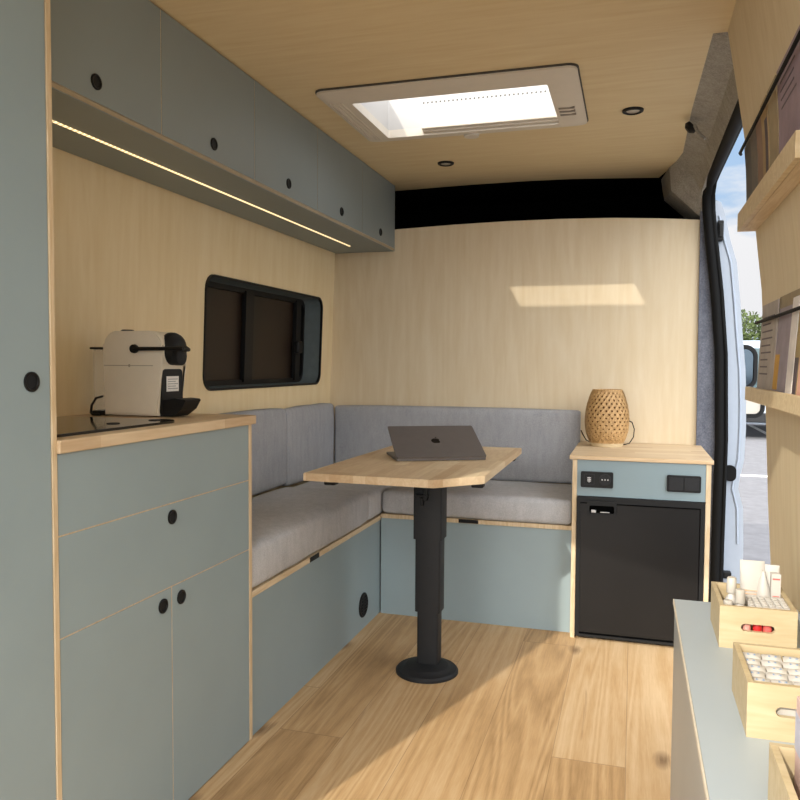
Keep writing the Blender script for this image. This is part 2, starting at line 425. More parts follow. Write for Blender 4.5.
# window_1
wroot = bpy.data.objects.new('window_1', None); C.objects.link(wroot); wroot.location = (-1.5, 3.03, 1.0); wroot['kind'] = 'structure'
Pr = lambda y, z, t: (lwx(z)+t, y, z)
bm = B(); n = len(wo)
wi = rrect(2.50, 3.555, 1.01, 1.415, .05)
a = [bm.verts.new(Pr(*p, .002)) for p in wo]; b = [bm.verts.new(Pr(*p, -.085)) for p in wi]
for k in range(n): bm.faces.new((a[k], a[(k+1) % n], b[(k+1) % n], b[k]))
obj('window_reveal', bm, plain('grey blue reveal lining', '525c5e', .85), wroot)
bm = B(); frame_ring(bm, rrect(2.47, 3.60, .98, 1.44, .06), rrect(2.535, 3.545, 1.03, 1.395, .04), Pr, -.10, -.078)
obj('window_frame', bm, 'black', wroot)
bm = B(); frame_ring(bm, rrect(2.487, 3.588, .997, 1.428, .056), rrect(2.495, 3.58, 1.005, 1.42, .052), Pr, -.004, .006)
obj('window_trim', bm, 'black', wroot)
bm = B(); bm.faces.new([bm.verts.new(Pr(*p, -.092)) for p in ((2.5, 1.0), (3.57, 1.0), (3.57, 1.42), (2.5, 1.42))])
obj('window_pane', bm, 'tinted', wroot)
bm = B()
for y0, y1 in ((2.93, 3.0), (3.44, 3.49)):
    vs = box(bm, -.088, -.068, y0, y1, 1.02, 1.405)
    for v in vs: v.co.x += lwx(v.co.z)
obj('window_divider', bm, 'black', wroot)
bm = B(); vs = box(bm, -.075, -.045, 3.425, 3.475, 1.15, 1.21, .008)
for v in vs: v.co.x += lwx(v.co.z)
obj('window_latch', bm, 'black', wroot)

# skylight
def well_mat():
    t = NT('white well lining with dotted line'); tc = t.n('ShaderNodeTexCoord'); sp = t.n('ShaderNodeSeparateXYZ'); t.l(tc.outputs['Object'], sp.inputs[0])
    fx = t.math('ABSOLUTE', t.math('SUBTRACT', t.math('FRACT', t.math('DIVIDE', sp.outputs[0], .0165)), .5))
    fz = t.math('ABSOLUTE', t.math('SUBTRACT', sp.outputs[2], .103))
    d = t.math('MULTIPLY', t.math('LESS_THAN', fx, .2), t.math('LESS_THAN', fz, .0035))
    ok = t.math('MULTIPLY', d, t.math('GREATER_THAN', sp.outputs[1], .2)); ok = t.math('MULTIPLY', ok, t.math('GREATER_THAN', sp.outputs[0], -.2))
    t.col(t.mix(ok, lin('bdbbb8'), lin('4f4d4b'))); t.rough(.5)
    return t.m
sk = thing('skylight', 'rectangular rooflight with beige frame and milky pane in plywood ceiling', 'skylight', (-.6, 2.68, ZC))
bm = B()
oo = rrect(-1.025, -.178, 2.385, 2.965, .03, 4); ii = rrect(SX0, SX1, SY0, SY1, .008, 4); md = rrect(-.985, -.225, 2.43, 2.935, .02, 4)
def loops(bm, ls):
    rs = [[bm.verts.new((x, y, z)) for x, y in l] for l, z in ls]
    for a, b in zip(rs, rs[1:]):
        for k in range(len(a)): bm.faces.new((a[k], a[(k+1) % len(a)], b[(k+1) % len(b)], b[k]))
loops(bm, [(oo, ZC), (oo, ZC-.012), (md, ZC-.022), (ii, ZC-.02), (ii, ZC+.01)])
obj('frame', bm, 'frame_beige', sk, 40)
bm = B(); loops(bm, [(ii, ZC-.018), (rrect(SX0-.005, SX1+.005, SY0-.005, SY1+.005, .008, 4), ZC+.135)])
obj('well', bm, well_mat(), sk, 40)
bm = B(); bm.faces.new([bm.verts.new(p) for p in ((SX0-.01, SY0-.01, ZC+.13), (SX1+.01, SY0-.01, ZC+.13), (SX1+.01, SY1+.01, ZC+.13), (SX0-.01, SY1+.01, ZC+.13))])
obj('pane', bm, 'dome', sk)
bm = B(); box(bm, SX0+.14, SX1, SY1-.015, SY1, ZC-.012, ZC+.02, .004)
box(bm, SX0+.14, SX1, SY1-.028, SY1-.014, ZC-.004, ZC+.006, .003)
obj('blind_rail', bm, 'frame_beige', sk)
bm = B(); lathe(bm, [(.028, -.006), (.03, 0), (.03, .004)], 20, Matrix.Translation((-.61, 2.945, ZC-.022))); 
obj('catch', bm, 'frame_beige', sk, 40)
bm = B(); frame_ring(bm, rrect(-1.028, -.174, 2.382, 2.968, .032, 4), oo, lambda x, y, t: (x, y, t), ZC-.006, ZC)
obj('gasket', bm, plain('grey gasket', '4a4640', .7), sk)
for k in range(4): obj('frame_ridge', mbox(-1.005+k*.014, -1.0+k*.014, 2.47, 2.9, ZC-.024, ZC-.016), 'frame_beige', sk)
for k in range(3): obj('frame_slot', mbox(-.262, -.208, 2.72+k*.035, 2.732+k*.035, ZC-.0235, ZC-.016), plain('shaded slot', '8d857a', .7), sk)

# ceiling spots
def spot(x, y, label):
    t = thing('ceiling_spotlight', label, 'ceiling light', (x, y, ZC), group='recessed ceiling spotlights')
    bm = B(); lathe(bm, [(.037, 0), (.036, -.006), (.030, -.009), (.022, -.004), (.022, 0)], 28, cap=False); obj('bezel', bm, 'black', t, 40, local=True)
    bm = B(); lathe(bm, [(.023, -.004), (.02, -.006)], 24); obj('lens', bm, 'clear_lens', t, 40, local=True)
spot(-.018, 2.877, 'round black recessed spotlight beside the rooflight, nearer the side door')
spot(-.819, 3.395, 'round black recessed spotlight between rooflight and black recess over bulkhead')
# cord fitting on the rail
t = thing('cord_holder', 'small black fitting with hanging grey strap on carpeted roof rail', 'hook', (.2, 3.02, 1.985))
bm = B(); lathe(bm, [(.008, 0), (.022, .004), (.024, .016), (.014, .026)], 16, Matrix.Translation((.192, 3.02, 1.972)) @ Matrix.Rotation(R(-130), 4, 'Y')); obj('holder_body', bm, 'black', t, 40)
bm = B(); tube(bm, [(.195, 3.0, 1.965), (.205, 2.99, 1.94), (.218, 2.975, 1.918), (.228, 2.965, 1.905)], .006, 6); obj('strap', bm, 'felt_dark', t, 60)

# ------------------------------------------------------------------ cabinets
def pull(parent, p, axis='x', r=.0175):
    """recessed black finger pull on a door face; axis = outward"""
    bm = B()
    mat = Matrix.Translation(p) @ (Matrix.Rotation(R(90), 4, 'Y') if axis == 'x' else Matrix.Rotation(R(90), 4, 'X'))
    lathe(bm, [(r, 0), (r, .003), (r*.86, .0042), (r*.74, .003), (r*.70, .0008), (r*.3, .0006)], 28, mat)
    return obj('finger_pull', bm, 'black', parent, 35)
XK = -1.049
# tall cabinet
t = thing('tall_cabinet', 'tall blue grey cabinet reaching the ceiling beside the worktop', 'cabinet', (-1.28, 1.0, 0))
obj('carcass', mbox(-1.49, XK-.019, .80, 1.196, 0, 1.995), 'edge', t)
d = obj('door', mbox(XK-.018, XK, .802, 1.1955, .02, 1.995, bev=.0015), 'blue', t)
pull(d, (XK, 1.148, 1.064), r=.0185)
obj('side_panel', mbox(-1.485, XK+.002, 1.1965, 1.2092, 0, 1.995, bev=.001), 'edge', t, label='pale plywood end panel')
# kitchen base unit
t = thing('kitchen_cabinet', 'blue grey base cabinet with drawer and two doors under the worktop', 'cabinet', (-1.28, 1.6, 0))
obj('carcass', mbox(-1.5, XK-.0012, 1.2105, 1.9765, .02, .924), 'edge', t)
obj('fascia_panel', mbox(XK-.001, XK, 1.212, 1.975, .7665, .924, bev=.0004), 'blue', t)
d = obj('drawer', mbox(XK-.001, XK, 1.212, 1.975, .566, .7635, bev=.0004), 'blue', t); pull(d, (XK, 1.591, .732))
d = obj('door', mbox(XK-.001, XK, 1.212, 1.5862, .004, .563, bev=.0004), 'blue', t); pull(d, (XK, 1.551, .528))
d = obj('door', mbox(XK-.001, XK, 1.5898, 1.975, .004, .563, bev=.0004), 'blue', t); pull(d, (XK, 1.627, .528))
obj('side_panel', mbox(-1.505, XK+.001, 1.977, 1.993, 0, .924, bev=.001), 'edge', t, label='pale plywood end panel')
solo('worktop', mbox(-1.508, -1.04, 1.209, 2.006, .9255, .951, bev=.002), 'butcher', (-1.28, 1.6, .9255), 'oiled oak butcher block worktop on the drawer cabinet under coffee machine', 'worktop')
# overhead cabinet
t = thing('overhead_cabinet', 'long blue grey overhead wall cabinet with five doors and round pulls', 'cabinet', (-1.32, 2.47, 1.668))
XO, YO = -1.163, [1.21, 1.732, 2.238, 2.747, 3.255, 3.732]
bm = B(); box(bm, -1.47, XO-.0012, 1.21, 3.732, 1.682, 1.995); obj('carcass', bm, 'edge_y', t)
bm = B(); box(bm, -1.478, XO-.001, 1.21, 3.733, 1.668, 1.681); obj('bottom_panel', bm, 'blue_over_dim', t)
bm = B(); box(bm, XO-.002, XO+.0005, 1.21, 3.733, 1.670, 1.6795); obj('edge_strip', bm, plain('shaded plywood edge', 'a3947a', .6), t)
for k in range(5):
    d = obj('door', mbox(XO-.001, XO, YO[k]+.0015, YO[k+1]-.0015, 1.6825, 1.995, bev=.0004), 'blue_over_dim', t)
    pull(d, (XO, (1.481, 1.987, 2.488, 2.998, 3.509)[k], 1.727))
obj('end_panel', mbox(-1.475, XO+.0005, 3.7325, 3.7375, 1.669, 1.995), 'blue_over_dim', t)
obj('light_strip', mbox(-1.3225, -1.3155, 1.21, 3.51, 1.6655, 1.6685), 'led', t, label='glowing warm light strip')

# storage benches
def notch(bm, x0, x1, y0, y1, z0, z1): box(bm, x0, x1, y0, y1, z0, z1, .004)
t = thing('storage_bench', 'blue grey storage bench along window wall with round black vent', 'bench', (-1.28, 2.6, 0))
obj('front_panel', mbox(-1.074, -1.056, 1.995, 3.212, 0, .414), 'blue', t)
obj('seat_board', mbox(-1.505, -1.052, 1.995, 3.735, .4155, .434, bev=.001), 'edge_y', t, label='plywood seat board with pale edge')
obj('grip_slot', mbox(-1.06, -1.0505, 2.42, 2.50, .4165, .4335), 'black', t)
bm = B()
mat = Matrix.Translation((-1.056, 2.979, .100)) @ Matrix.Rotation(R(90), 4, 'Y')
lathe(bm, [(.051, 0), (.051, .004), (.046, .007), (.042, .006), (.041, .0025), (.02, .002)], 32, mat)
v = obj('vent', bm, 'black', t, 40)
bm = B()
for k in range(-3, 4):
    h = math.sqrt(.041**2-(k*.0125)**2)
    box(bm, -1.0545, -1.0505, 2.979-h, 2.979+h, .1+k*.0125-.002, .1+k*.0125+.002)
for a in (-.018, .018): box(bm, -1.0545, -1.0500, 2.979+a-.002, 2.979+a+.002, .064, .136)
obj('grille', bm, 'black_matt', v)
t = thing('storage_bench', 'blue grey storage bench along bulkhead between the corner and fridge', 'bench', (-.64, 3.46, 0))
obj('front_panel', mbox(-1.0495, -.226, 3.195, 3.213, 0, .424), 'blue', t)
obj('seat_board', mbox(-1.0495, -.226, 3.19, 3.735, .4255, .443, bev=.001), 'edge', t, label='plywood seat board with pale edge')
obj('grip_slot', mbox(-.70, -.615, 3.1885, 3.197, .427, .4425), 'black', t)

def cushion(x0, x1, y0, y1, z0, z1, puff=.006, bev=.022, seed=0, keep=True):
    bm = B(); box(bm, x0, x1, y0, y1, z0, z1)
    big = [e for e in bm.edges if e.calc_length() > .25]
    bmesh.ops.subdivide_edges(bm, edges=big, cuts=9, use_grid_fill=True)
    c = Vector(((x0+x1)/2, (y0+y1)/2, (z0+z1)/2)); h = Vector(((x1-x0)/2, (y1-y0)/2, (z1-z0)/2))
    sharp = [e for e in bm.edges if len(e.link_faces) == 2 and e.calc_face_angle(0) > 1]
    bmesh.ops.bevel(bm, geom=sharp, offset=bev, segments=3, profile=.5, affect='EDGES')
    bm.normal_update()
    for v in bm.verts:
        q = v.co-c; u = [abs(q[i]/h[i]) for i in range(3)]
        k = 1
        mi = max(range(3), key=lambda i: u[i])
        for i in range(3):
            if i != mi: k *= max(0, 1-u[i]**4)
        w = noise.noise(v.co*7+Vector((seed, 0, 0)))*.5+noise.noise(v.co*17+Vector((0, seed, 0)))*.25
        v.co += v.normal*(puff*k+w*.006)
        v.co.z = max(v.co.z, z0)
        if keep: v.co.y = min(max(v.co.y, y0+.001), y1-.001)
        else: v.co.x = min(max(v.co.x, x0+.001), x1-.001)
    return bm
sc_ = thing
def cush(name, args, label, group, mat, seed, **k):
    x0, x1, y0, y1, z0, z1 = args
    return solo(name, cushion(*args, seed=seed, **k), mat, ((x0+x1)/2, (y0+y1)/2, z0), label, 'cushion', group, smooth=50)
G1, G2 = 'grey seat cushions on the corner bench', 'grey back cushions of the corner bench'
cush('seat_cushion', (-1.45, -1.054, 1.998, 3.047, .4345, .566), 'long grey fabric seat cushion on the bench under the window', G1, 'cushion', 1, puff=.012)
cush('seat_cushion', (-1.45, -1.054, 3.055, 3.645, .4345, .552), 'short grey corner seat cushion between the two long ones', G1, 'cushion', 2)
cush('seat_cushion', (-1.048, -.229, 3.186, 3.645, .4435, .548), 'long grey fabric seat cushion on the bench beside the fridge', G1, 'cushion', 3, keep=False)
cush('back_cushion', (-1.5, -1.447, 2.02, 3.083, .57, .905), 'grey back cushion against window wall, nearer the kitchen cabinet', G2, 'backrest', 4, bev=.016)
cush('back_cushion', (-1.5, -1.45, 3.09, 3.646, .557, .898), 'grey back cushion against window wall, beside the corner', G2, 'backrest', 5, bev=.016)
cush('back_cushion', (-1.455, -.232, 3.652, 3.735, .545, .887), 'wide dark grey back cushion along the bulkhead behind the laptop', G2, 'backrest', 6, bev=.016, keep=False)

# ------------------------------------------------------------------ fridge cabinet
YF = 3.139
t = thing('fridge_cabinet', 'blue grey and plywood cabinet housing the black fridge', 'cabinet', (.035, 3.44, 0))
obj('side_panel', mbox(-.225, -.207, YF, 3.735, 0, .723, bev=.001), 'edge', t, label='pale plywood side panel')
obj('side_panel', mbox(.275, .293, YF, 3.735, 0, .723, bev=.001), 'edge', t, label='pale plywood side panel')
fp = obj('front_panel', mbox(-.2065, .2745, YF+.002, YF+.02, .579, .723), plain('blue grey laminate shaded fascia', '7f9196', .45, var=.015, scale=4), t)  # same laminate, darkened in its colour to offset the side door's light
obj('back_panel', mbox(-.2065, .2745, 3.70, 3.715, 0, .723), 'edge', t)
def plate(name, x0, x1, z0, z1):
    bm = B(); prism(bm, rrect(x0, x1, z0, z1, .006, 4), 'y', YF-.008, YF+.002); return obj(name, bm, 'black', t)
pl = plate('power_socket', -.192, -.067, .615, .678)
mt = Matrix.Translation((-.098, YF-.008, .647)) @ Matrix.Rotation(R(90), 4, 'X')
bm = B(); lathe(bm, [(.024, 0), (.024, .003), (.0215, .0035), (.021, .0005), (.005, .0004)], 28, mt); obj('socket_well', bm, 'black_matt', pl, 40)
bm = B()
for dx in (-.011, 0, .011): lathe(bm, [(.0028, 0), (.0028, .0025)], 10, Matrix.Translation((-.098+dx, YF-.0083, .648)) @ Matrix.Rotation(R(90), 4, 'X'))
obj('socket_contact', bm, 'steel', pl)
bm = B(); frame_ring(bm, rrect(-.180, -.138, .625, .669, .003, 2), rrect(-.177, -.141, .628, .666, .003, 2), lambda x, z, y: (x, y, z), YF-.0095, YF-.008)
obj('module_frame', bm, 'black_matt', pl)
bm = B()
for z in (.641, .6475, .654): box(bm, -.166, -.152, YF-.0095, YF-.008, z-.0017, z+.0017)
box(bm, -.1602, -.1578, YF-.0095, YF-.008, .635, .657)
obj('usb_port', bm, 'steel', pl)
pl = plate('switch_plate', .133, .257, .614, .678)
for x0 in (.141, .197): obj('rocker', mbox(x0, x0+.052, YF-.011, YF-.008, .622, .670, bev=.001), 'black_matt', pl)
bm = B(); box(bm, -.237, .301, YF-.006, 3.736, .7245, .7405, .002)
solo('worktop', bm, 'butcher_x', (.03, 3.43, .7245), 'pale oak counter top on the fridge cabinet under wicker lamp', 'worktop')
t = thing('fridge', 'black compact fridge with recessed latch built in beside the bench', 'fridge', (.034, 3.4, .02))
obj('fridge_body', mbox(-.203, .271, YF+.012, 3.69, .012, .575), 'black_matt', t)
bm = B(); frame_ring(bm, rrect(-.2055, .2735, .012, .5775, .008, 3), rrect(-.190, .258, .022, .552, .006, 3), lambda x, z, y: (x, y, z), YF-.008, YF+.012)
obj('fridge_frame', bm, 'black', t)
bm = B(); box(bm, -.194, .258, YF-.004, YF+.012, .026, .556, .004)
d = obj('fridge_door', bm, 'fridge_door', t)
bm = B(); frame_ring(bm, rrect(-.165, -.052, .506, .564, .008, 3), rrect(-.156, -.061, .515, .545, .006, 3), lambda x, z, y: (x, y, z), YF-.016, YF-.003)
l = obj('fridge_latch', bm, 'black', d)
obj('latch_recess', mbox(-.157, -.060, YF-.0065, YF-.0045, .514, .546), 'void', d)
obj('door_gap', mbox(-.192, .258, YF-.0095, YF-.0085, .550, .5545), 'void', d)
bm = B(); box(bm, -.150, -.130, YF-.012, YF-.007, .515, .527, .002, mat=None); box(bm, -.115, -.078, YF-.012, YF-.007, .516, .521, .002)
obj('latch_spring', bm, 'steel', l)

# ------------------------------------------------------------------ wicker lamp
LX, LY, LZ = -.108, 3.555, .7405
t = thing('table_lamp', 'woven honey coloured wicker lamp on counter beside the bulkhead', 'lamp', (LX, LY, LZ))
bm = B(); lathe(bm, [(.070, 0), (.072, .003), (.072, .018), (.068, .021)], 40); obj('lamp_base', bm, 'light_wood', t, 40, local=True)
prof = [(0, .074), (.08, .083), (.22, .0925), (.38, .0965), (.52, .0955), (.68, .0895), (.84, .0795), (.94, .071), (1, .064)]
def pr_r(s):
    for (a, ra), (b, rb) in zip(prof, prof[1:]):
        if s <= b: return ra+(rb-ra)*(s-a)/(b-a)
    return prof[-1][1]
H0, HH = .022, .225
bm = B(); N = 24; T = 1.9; w = .0058
for dirn in (1, -1):
    for k in range(N):
        prev = None
        for i in range(49):
            s = i/48; a = 2*PI*k/N+dirn*T*s; r = pr_r(s)+.0006*dirn; z = H0+HH*s
            da = w/r*.62; dz = .0042*(-dirn)
            cur = [bm.verts.new((r*math.cos(a+e*da), r*math.sin(a+e*da), z+e*dz)) for e in (-1, 1)]
            if prev: bm.faces.new((prev[0], prev[1], cur[1], cur[0]))
            prev = cur
for s in [i/14 for i in range(15)]:
    r = pr_r(s)+.0005; z = H0+HH*s
    ww = .0022 if 0 < s < 1 else .006
    A = [bm.verts.new((r*math.cos(2*PI*i/48), r*math.sin(2*PI*i/48), z-ww)) for i in range(48)]
    D = [bm.verts.new((r*math.cos(2*PI*i/48), r*math.sin(2*PI*i/48), z+ww)) for i in range(48)]
    for i in range(48): bm.faces.new((A[i], A[(i+1) % 48], D[(i+1) % 48], D[i]))
bmesh.ops.recalc_face_normals(bm, faces=bm.faces[:])
obj('lamp_shade', bm, 'wicker', t, local=True)
bm = B(); lathe(bm, [(pr_r(s)*.9, H0+HH*s) for s in (0, .2, .45, .7, .9, .97)], 32); obj('dark_inner_shell', bm, plain('dark lamp inside', '6d4a20', .8), t, 50, local=True)  # added brown shell, paints the dark inside behind the weave
bm = B(); tube(bm, [(.045, .03, .006), (.075, .03, .005), (.098, .03, .012), (.115, .035, .04), (.118, .04, .075), (.108, .05, .105), (.085, .06, .115), (.05, .09, .118)], .0026, 6)
obj('power_cable', bm, 'black', t, 60, local=True)
bm = B(); tube(bm, [(-.06, .04, .006), (-.09, .03, .02), (-.105, .03, .045), (-.115, .06, .06)], .0026, 6)
obj('plug_lead', bm, 'black', t, 60, local=True)

# ------------------------------------------------------------------ table and laptop
t = thing('pedestal_table', 'oak butcher block table on black telescopic pedestal between the benches', 'table', (-.69, 2.64, 0))
ZT = .74
bm = B(); prism(bm, [(-1.036, 2.326), (-.588, 2.312), (-.452, 2.452), (-.456, 3.34), (-1.016, 3.34)], 'z', ZT-.026, ZT)
bmesh.ops.bevel(bm, geom=bm.edges[:], offset=.002, segments=2, affect='EDGES')
obj('tabletop', bm, 'butcher', t)
bm = B(); lathe(bm, [(.112, 0), (.112, .008), (.106, .015), (.085, .018), (.078, .024), (.074, .026)], 48, Matrix.Translation((-.688, 2.63, 0))); obj('floor_flange', bm, 'black_matt', t, 35)
def col(name, hw, hd, z0, z1):
    bm = B(); prism(bm, rrect(-.688-hw, -.688+hw, 2.66-hd, 2.66+hd, .008, 3), 'z', z0, z1); return obj(name, bm, 'black_matt', t, 40)
bm = B(); prism(bm, rrect(-.688-.046, -.688+.046, 2.62, 2.70, .008, 3), 'z', .02, .035)
col('lower_column', .039, .032, .02, .25); col('middle_column', .046, .038, .215, .50); u = col('upper_column', .052, .044, .478, ZT-.04)
bm.free()
bm = B(); box(bm, -.70, -.684, 2.600, 2.617, .62, .69, .003); box(bm, -.725, -.68, 2.595, 2.612, .634, .642, .002); box(bm, -.712, -.70, 2.60, 2.617, .60, .63, .003)
obj('release_lever', bm, 'black', u)
obj('support_plate', mbox(-.87, -.585, 2.40, 2.95, ZT-.04, ZT-.0265, bev=.002), 'black', t)
for x, y in ((-.965, 2.40), (-.485, 2.505), (-.955, 3.25), (-.49, 3.25)): obj('corner_bracket', mbox(x-.02, x+.02, y-.02, y+.02, ZT-.046, ZT-.0262, bev=.004), 'black', t)

lt = thing('laptop', 'dark grey laptop with lid half closed on the oak table', 'laptop', (-.678, 2.788, ZT), R(27))
LW, LD = .1725, .238
bm = B(); prism(bm, rrect(-LW, LW, 0, LD, .008, 4), 'z', .002, .010); b_ = obj('laptop_base', bm, 'laptop', lt, 40, local=True)
bm = B(); box(bm, -LW+.03, LW-.03, .03, .135, .0098, .0106); obj('keyboard', bm, 'black', b_, local=True)
bm = B(); box(bm, -.06, .06, .145, .225, .0098, .0104); obj('trackpad', bm, 'laptop', b_, local=True)
for x in (-.14, .14):
    for y in (.025, .21):
        bm = B(); lathe(bm, [(.008, 0), (.008, .003)], 12, Matrix.Translation((x, y, 0))); obj('rubber_foot', bm, 'rubber', b_, local=True)
TH = R(24.5)
lm = Matrix.Translation((0, -.002, .0105)) @ Matrix.Rotation(TH, 4, 'X')
bm = B(); prism(bm, rrect(-LW, LW, 0, LD, .006, 4), 'z', 0, .0055, lm); lid = obj('laptop_lid', bm, 'laptop', lt, 40, local=True)
bm = B(); box(bm, -LW+.008, LW-.008, .01, LD-.008, -.0006, -.0001, mat=lm); obj('screen', bm, 'logo', lid, local=True)
# fruit emblem with a bite, leaf above
bm = B()
def fruit(sx):
    pts = []
    for k in range(40):
        a = 2*PI*k/40; r = 1-.10*math.exp(-((a-PI/2)/.32)**2)-.10*math.exp(-((a-3*PI/2)/.3)**2)
        pts.append((r*.96*math.cos(a), r*1.03*math.sin(a)))
    return pts
es = .0185; bite = (1.22, .12, .52); pts = []
for x, y in fruit(1):
    dx, dy = x-bite[0], y-bite[1]; dd = math.hypot(dx, dy)
    if dd < bite[2]: x, y = bite[0]+dx/dd*bite[2], bite[1]+dy/dd*bite[2]
    pts.append((x*es, LD*.5+y*es))
vs = [bm.verts.new((x, y, .0058)) for x, y in pts]; bm.faces.new(vs)
lf = [(.0+.02, 1.08), (.06, 1.32), (.22, 1.52), (.42, 1.62), (.40, 1.38), (.26, 1.18)]
bm.faces.new([bm.verts.new((x*es, LD*.5+y*es, .0058)) for x, y in lf])
# emblem is upright when the lid is open: flip it towards the hinge side
bmesh.ops.transform(bm, matrix=lm, verts=bm.verts[:])
obj('lid_emblem', bm, 'logo', lid, local=True)

# ------------------------------------------------------------------ cooktop and coffee machine
t = thing('cooktop', 'black glass cooktop set in the oak worktop beside tall cabinet', 'cooktop', (-1.27, 1.47, .951))
bm = B(); prism(bm, rrect(-1.45, -1.088, 1.22, 1.70, .05, 6), 'z', .951, .957); obj('glass_top', bm, plain('black glass', '15130f', .08), t, 40)
for x, y in ((-1.165, 1.53), (-1.138, 1.655)):
    bm = B(); lathe(bm, [(.015, 0), (.015, .0015), (.013, .002)], 20, Matrix.Translation((x, y, .957))); obj('control_knob', bm, 'black', t, 40)

t = thing('coffee_machine', 'cream and black capsule coffee machine on worktop beside the cooktop', 'coffee machine', (-1.31, 1.87, .951))
y0, y1 = 1.812, 1.932; z0 = .951
def arc(cx, cz, r, a0, a1, n=6): return [(cx+r*math.cos(R(a0+(a1-a0)*k/n)), cz+r*math.sin(R(a0+(a1-a0)*k/n))) for k in range(n+1)]
side = [(-1.41, z0+.004), (-1.238, z0+.004), (-1.228, z0+.14), (-1.222, z0+.16)]+arc(-1.262, z0+.192, .044, -10, 90)+arc(-1.372, z0+.198, .038, 90, 180)
bm = B(); prism(bm, side, 'y', y0, y1); bmesh.ops.bevel(bm, geom=[e for e in bm.edges if abs((e.verts[0].co-e.verts[1].co).y) < .001 ], offset=.006, segments=2, affect='EDGES')
body = obj('machine_body', bm, 'machine', t, 35)
bm = B(); box(bm, -1.408, -1.25, y0-.0012, y0+.002, z0+.140, z0+.1422); box(bm, -1.327, -1.323, y0-.002, y0+.002, z0+.137, z0+.145); obj('seam_line', bm, plain('seam grey', 'a49b8a', .6), body)
# front: black upper head, recess with sticker, tray
bm = B(); mt = Matrix.Translation((-1.232, (y0+y1)/2, z0+.188)) @ Matrix.Rotation(R(90), 4, 'Y') @ Matrix.Diagonal((.82, 1, 1, 1))
lathe(bm, [(.056, 0), (.055, .010), (.050, .018), (.036, .026), (.03, .029), (.016, .030)], 28, mt); obj('brew_head', bm, 'black', t, 40)
bm = B(); lathe(bm, [(.026, 0), (.026, .018), (.02, .022)], 20, Matrix.Translation((-1.212, (y0+y1)/2-.008, z0+.168)) @ Matrix.Rotation(R(90), 4, 'Y')); obj('capsule_slot', bm, 'black_matt', t, 40)
bm = B(); prism(bm, rrect(y0+.010, y1-.010, z0+.004, z0+.132, .014, 4), 'x', -1.242, -1.2285); fr = obj('front_recess', bm, 'black', t, 40)
bm = B(); box(bm, -1.2288, -1.2272, y0+.030, y0+.088, z0+.070, z0+.112); st = obj('sticker', bm, 'label', fr)
bm = B()
for k in range(5): box(bm, -1.2275, -1.2268, y0+.035, y0+.083-.01*(k % 2), z0+.077+k*.0065, z0+.0788+k*.0065)
obj('printed_text', bm, plain('grey print', '8b8b8b', .7), st)
bm = B(); prism(bm, [(-1.236, z0+.002), (-1.20, z0+.002), (-1.172, z0+.022), (-1.158, z0+.046), (-1.162, z0+.050), (-1.19, z0+.052), (-1.236, z0+.045)], 'y', y0+.012, y1-.03); obj('drip_tray', bm, 'black', t)
bm = B(); tube(bm, [(-1.305, y0-.010, z0+.187), (-1.22, y0-.012, z0+.187), (-1.150, y0-.010, z0+.188)], [.0055, .0052, .006], 10)
tube(bm, [(-1.154, y0-.010, z0+.188), (-1.166, y0+.030, z0+.188), (-1.178, y0+.06, z0+.186)], [.006, .007, .006], 10)
tube(bm, [(-1.178, y0+.06, z0+.186), (-1.21, y0+.06, z0+.186)], .006, 10)
lathe(bm, [(.011, 0), (.0125, .004), (.0115, .012)], 16, Matrix.Translation((-1.305, y0, z0+.187)) @ Matrix.Rotation(R(90), 4, 'X'))
obj('lever_handle', bm, 'black', t, 40)
bm = B(); lathe(bm, [(.019, 0), (.019, .004), (.015, .007)], 20, Matrix.Translation((-1.365, 1.86, z0+.2345))); obj('power_button', bm, 'black', t, 40)
bm = B(); prism(bm, rrect(-1.458, -1.412, y0+.012, y1-.012, .012, 4), 'z', z0+.012, z0+.186); tk = obj('water_tank', bm, 'tank', t, 40)
obj('tank_lid', mbox(-1.462, -1.409, y0+.008, y1-.008, z0+.186, z0+.192, bev=.002), 'black', tk)
bm = B(); box(bm, -1.458, -1.41, y0+.01, y1-.01, z0, z0+.014, .003); obj('tank_base', bm, 'black', t)
bm = B(); tube(bm, [(-1.415, y0+.004, z0+.055), (-1.432, y0-.004, z0+.05), (-1.445, y0-.006, z0+.03), (-1.45, y0-.004, z0+.008), (-1.44, y0-.008, z0+.004), (-1.42, y0-.006, z0+.006)], .0035, 6); obj('power_cable', bm, 'black', t, 60)

# ------------------------------------------------------------------ low cabinet, crates
t = thing('low_cabinet', 'low blue grey cabinet with pale edged top carrying the wooden crates', 'cabinet', (.24, 1.2, 0))
obj('front_panel', mbox(.104, .121, .50, 1.902, 0, .539), 'blue_reflect', t)
obj('end_panel', mbox(.122, .366, 1.885, 1.902, 0, .539), 'blue', t)
obj('cabinet_top', mbox(.1035, .366, .50, 1.906, .5395, .550), 'blue_lit', t)
obj('edge_strip', mbox(.1005, .103, .50, 1.9065, .5395, .550), plain('pale laminate edge', 'c9c0ae', .5), t)

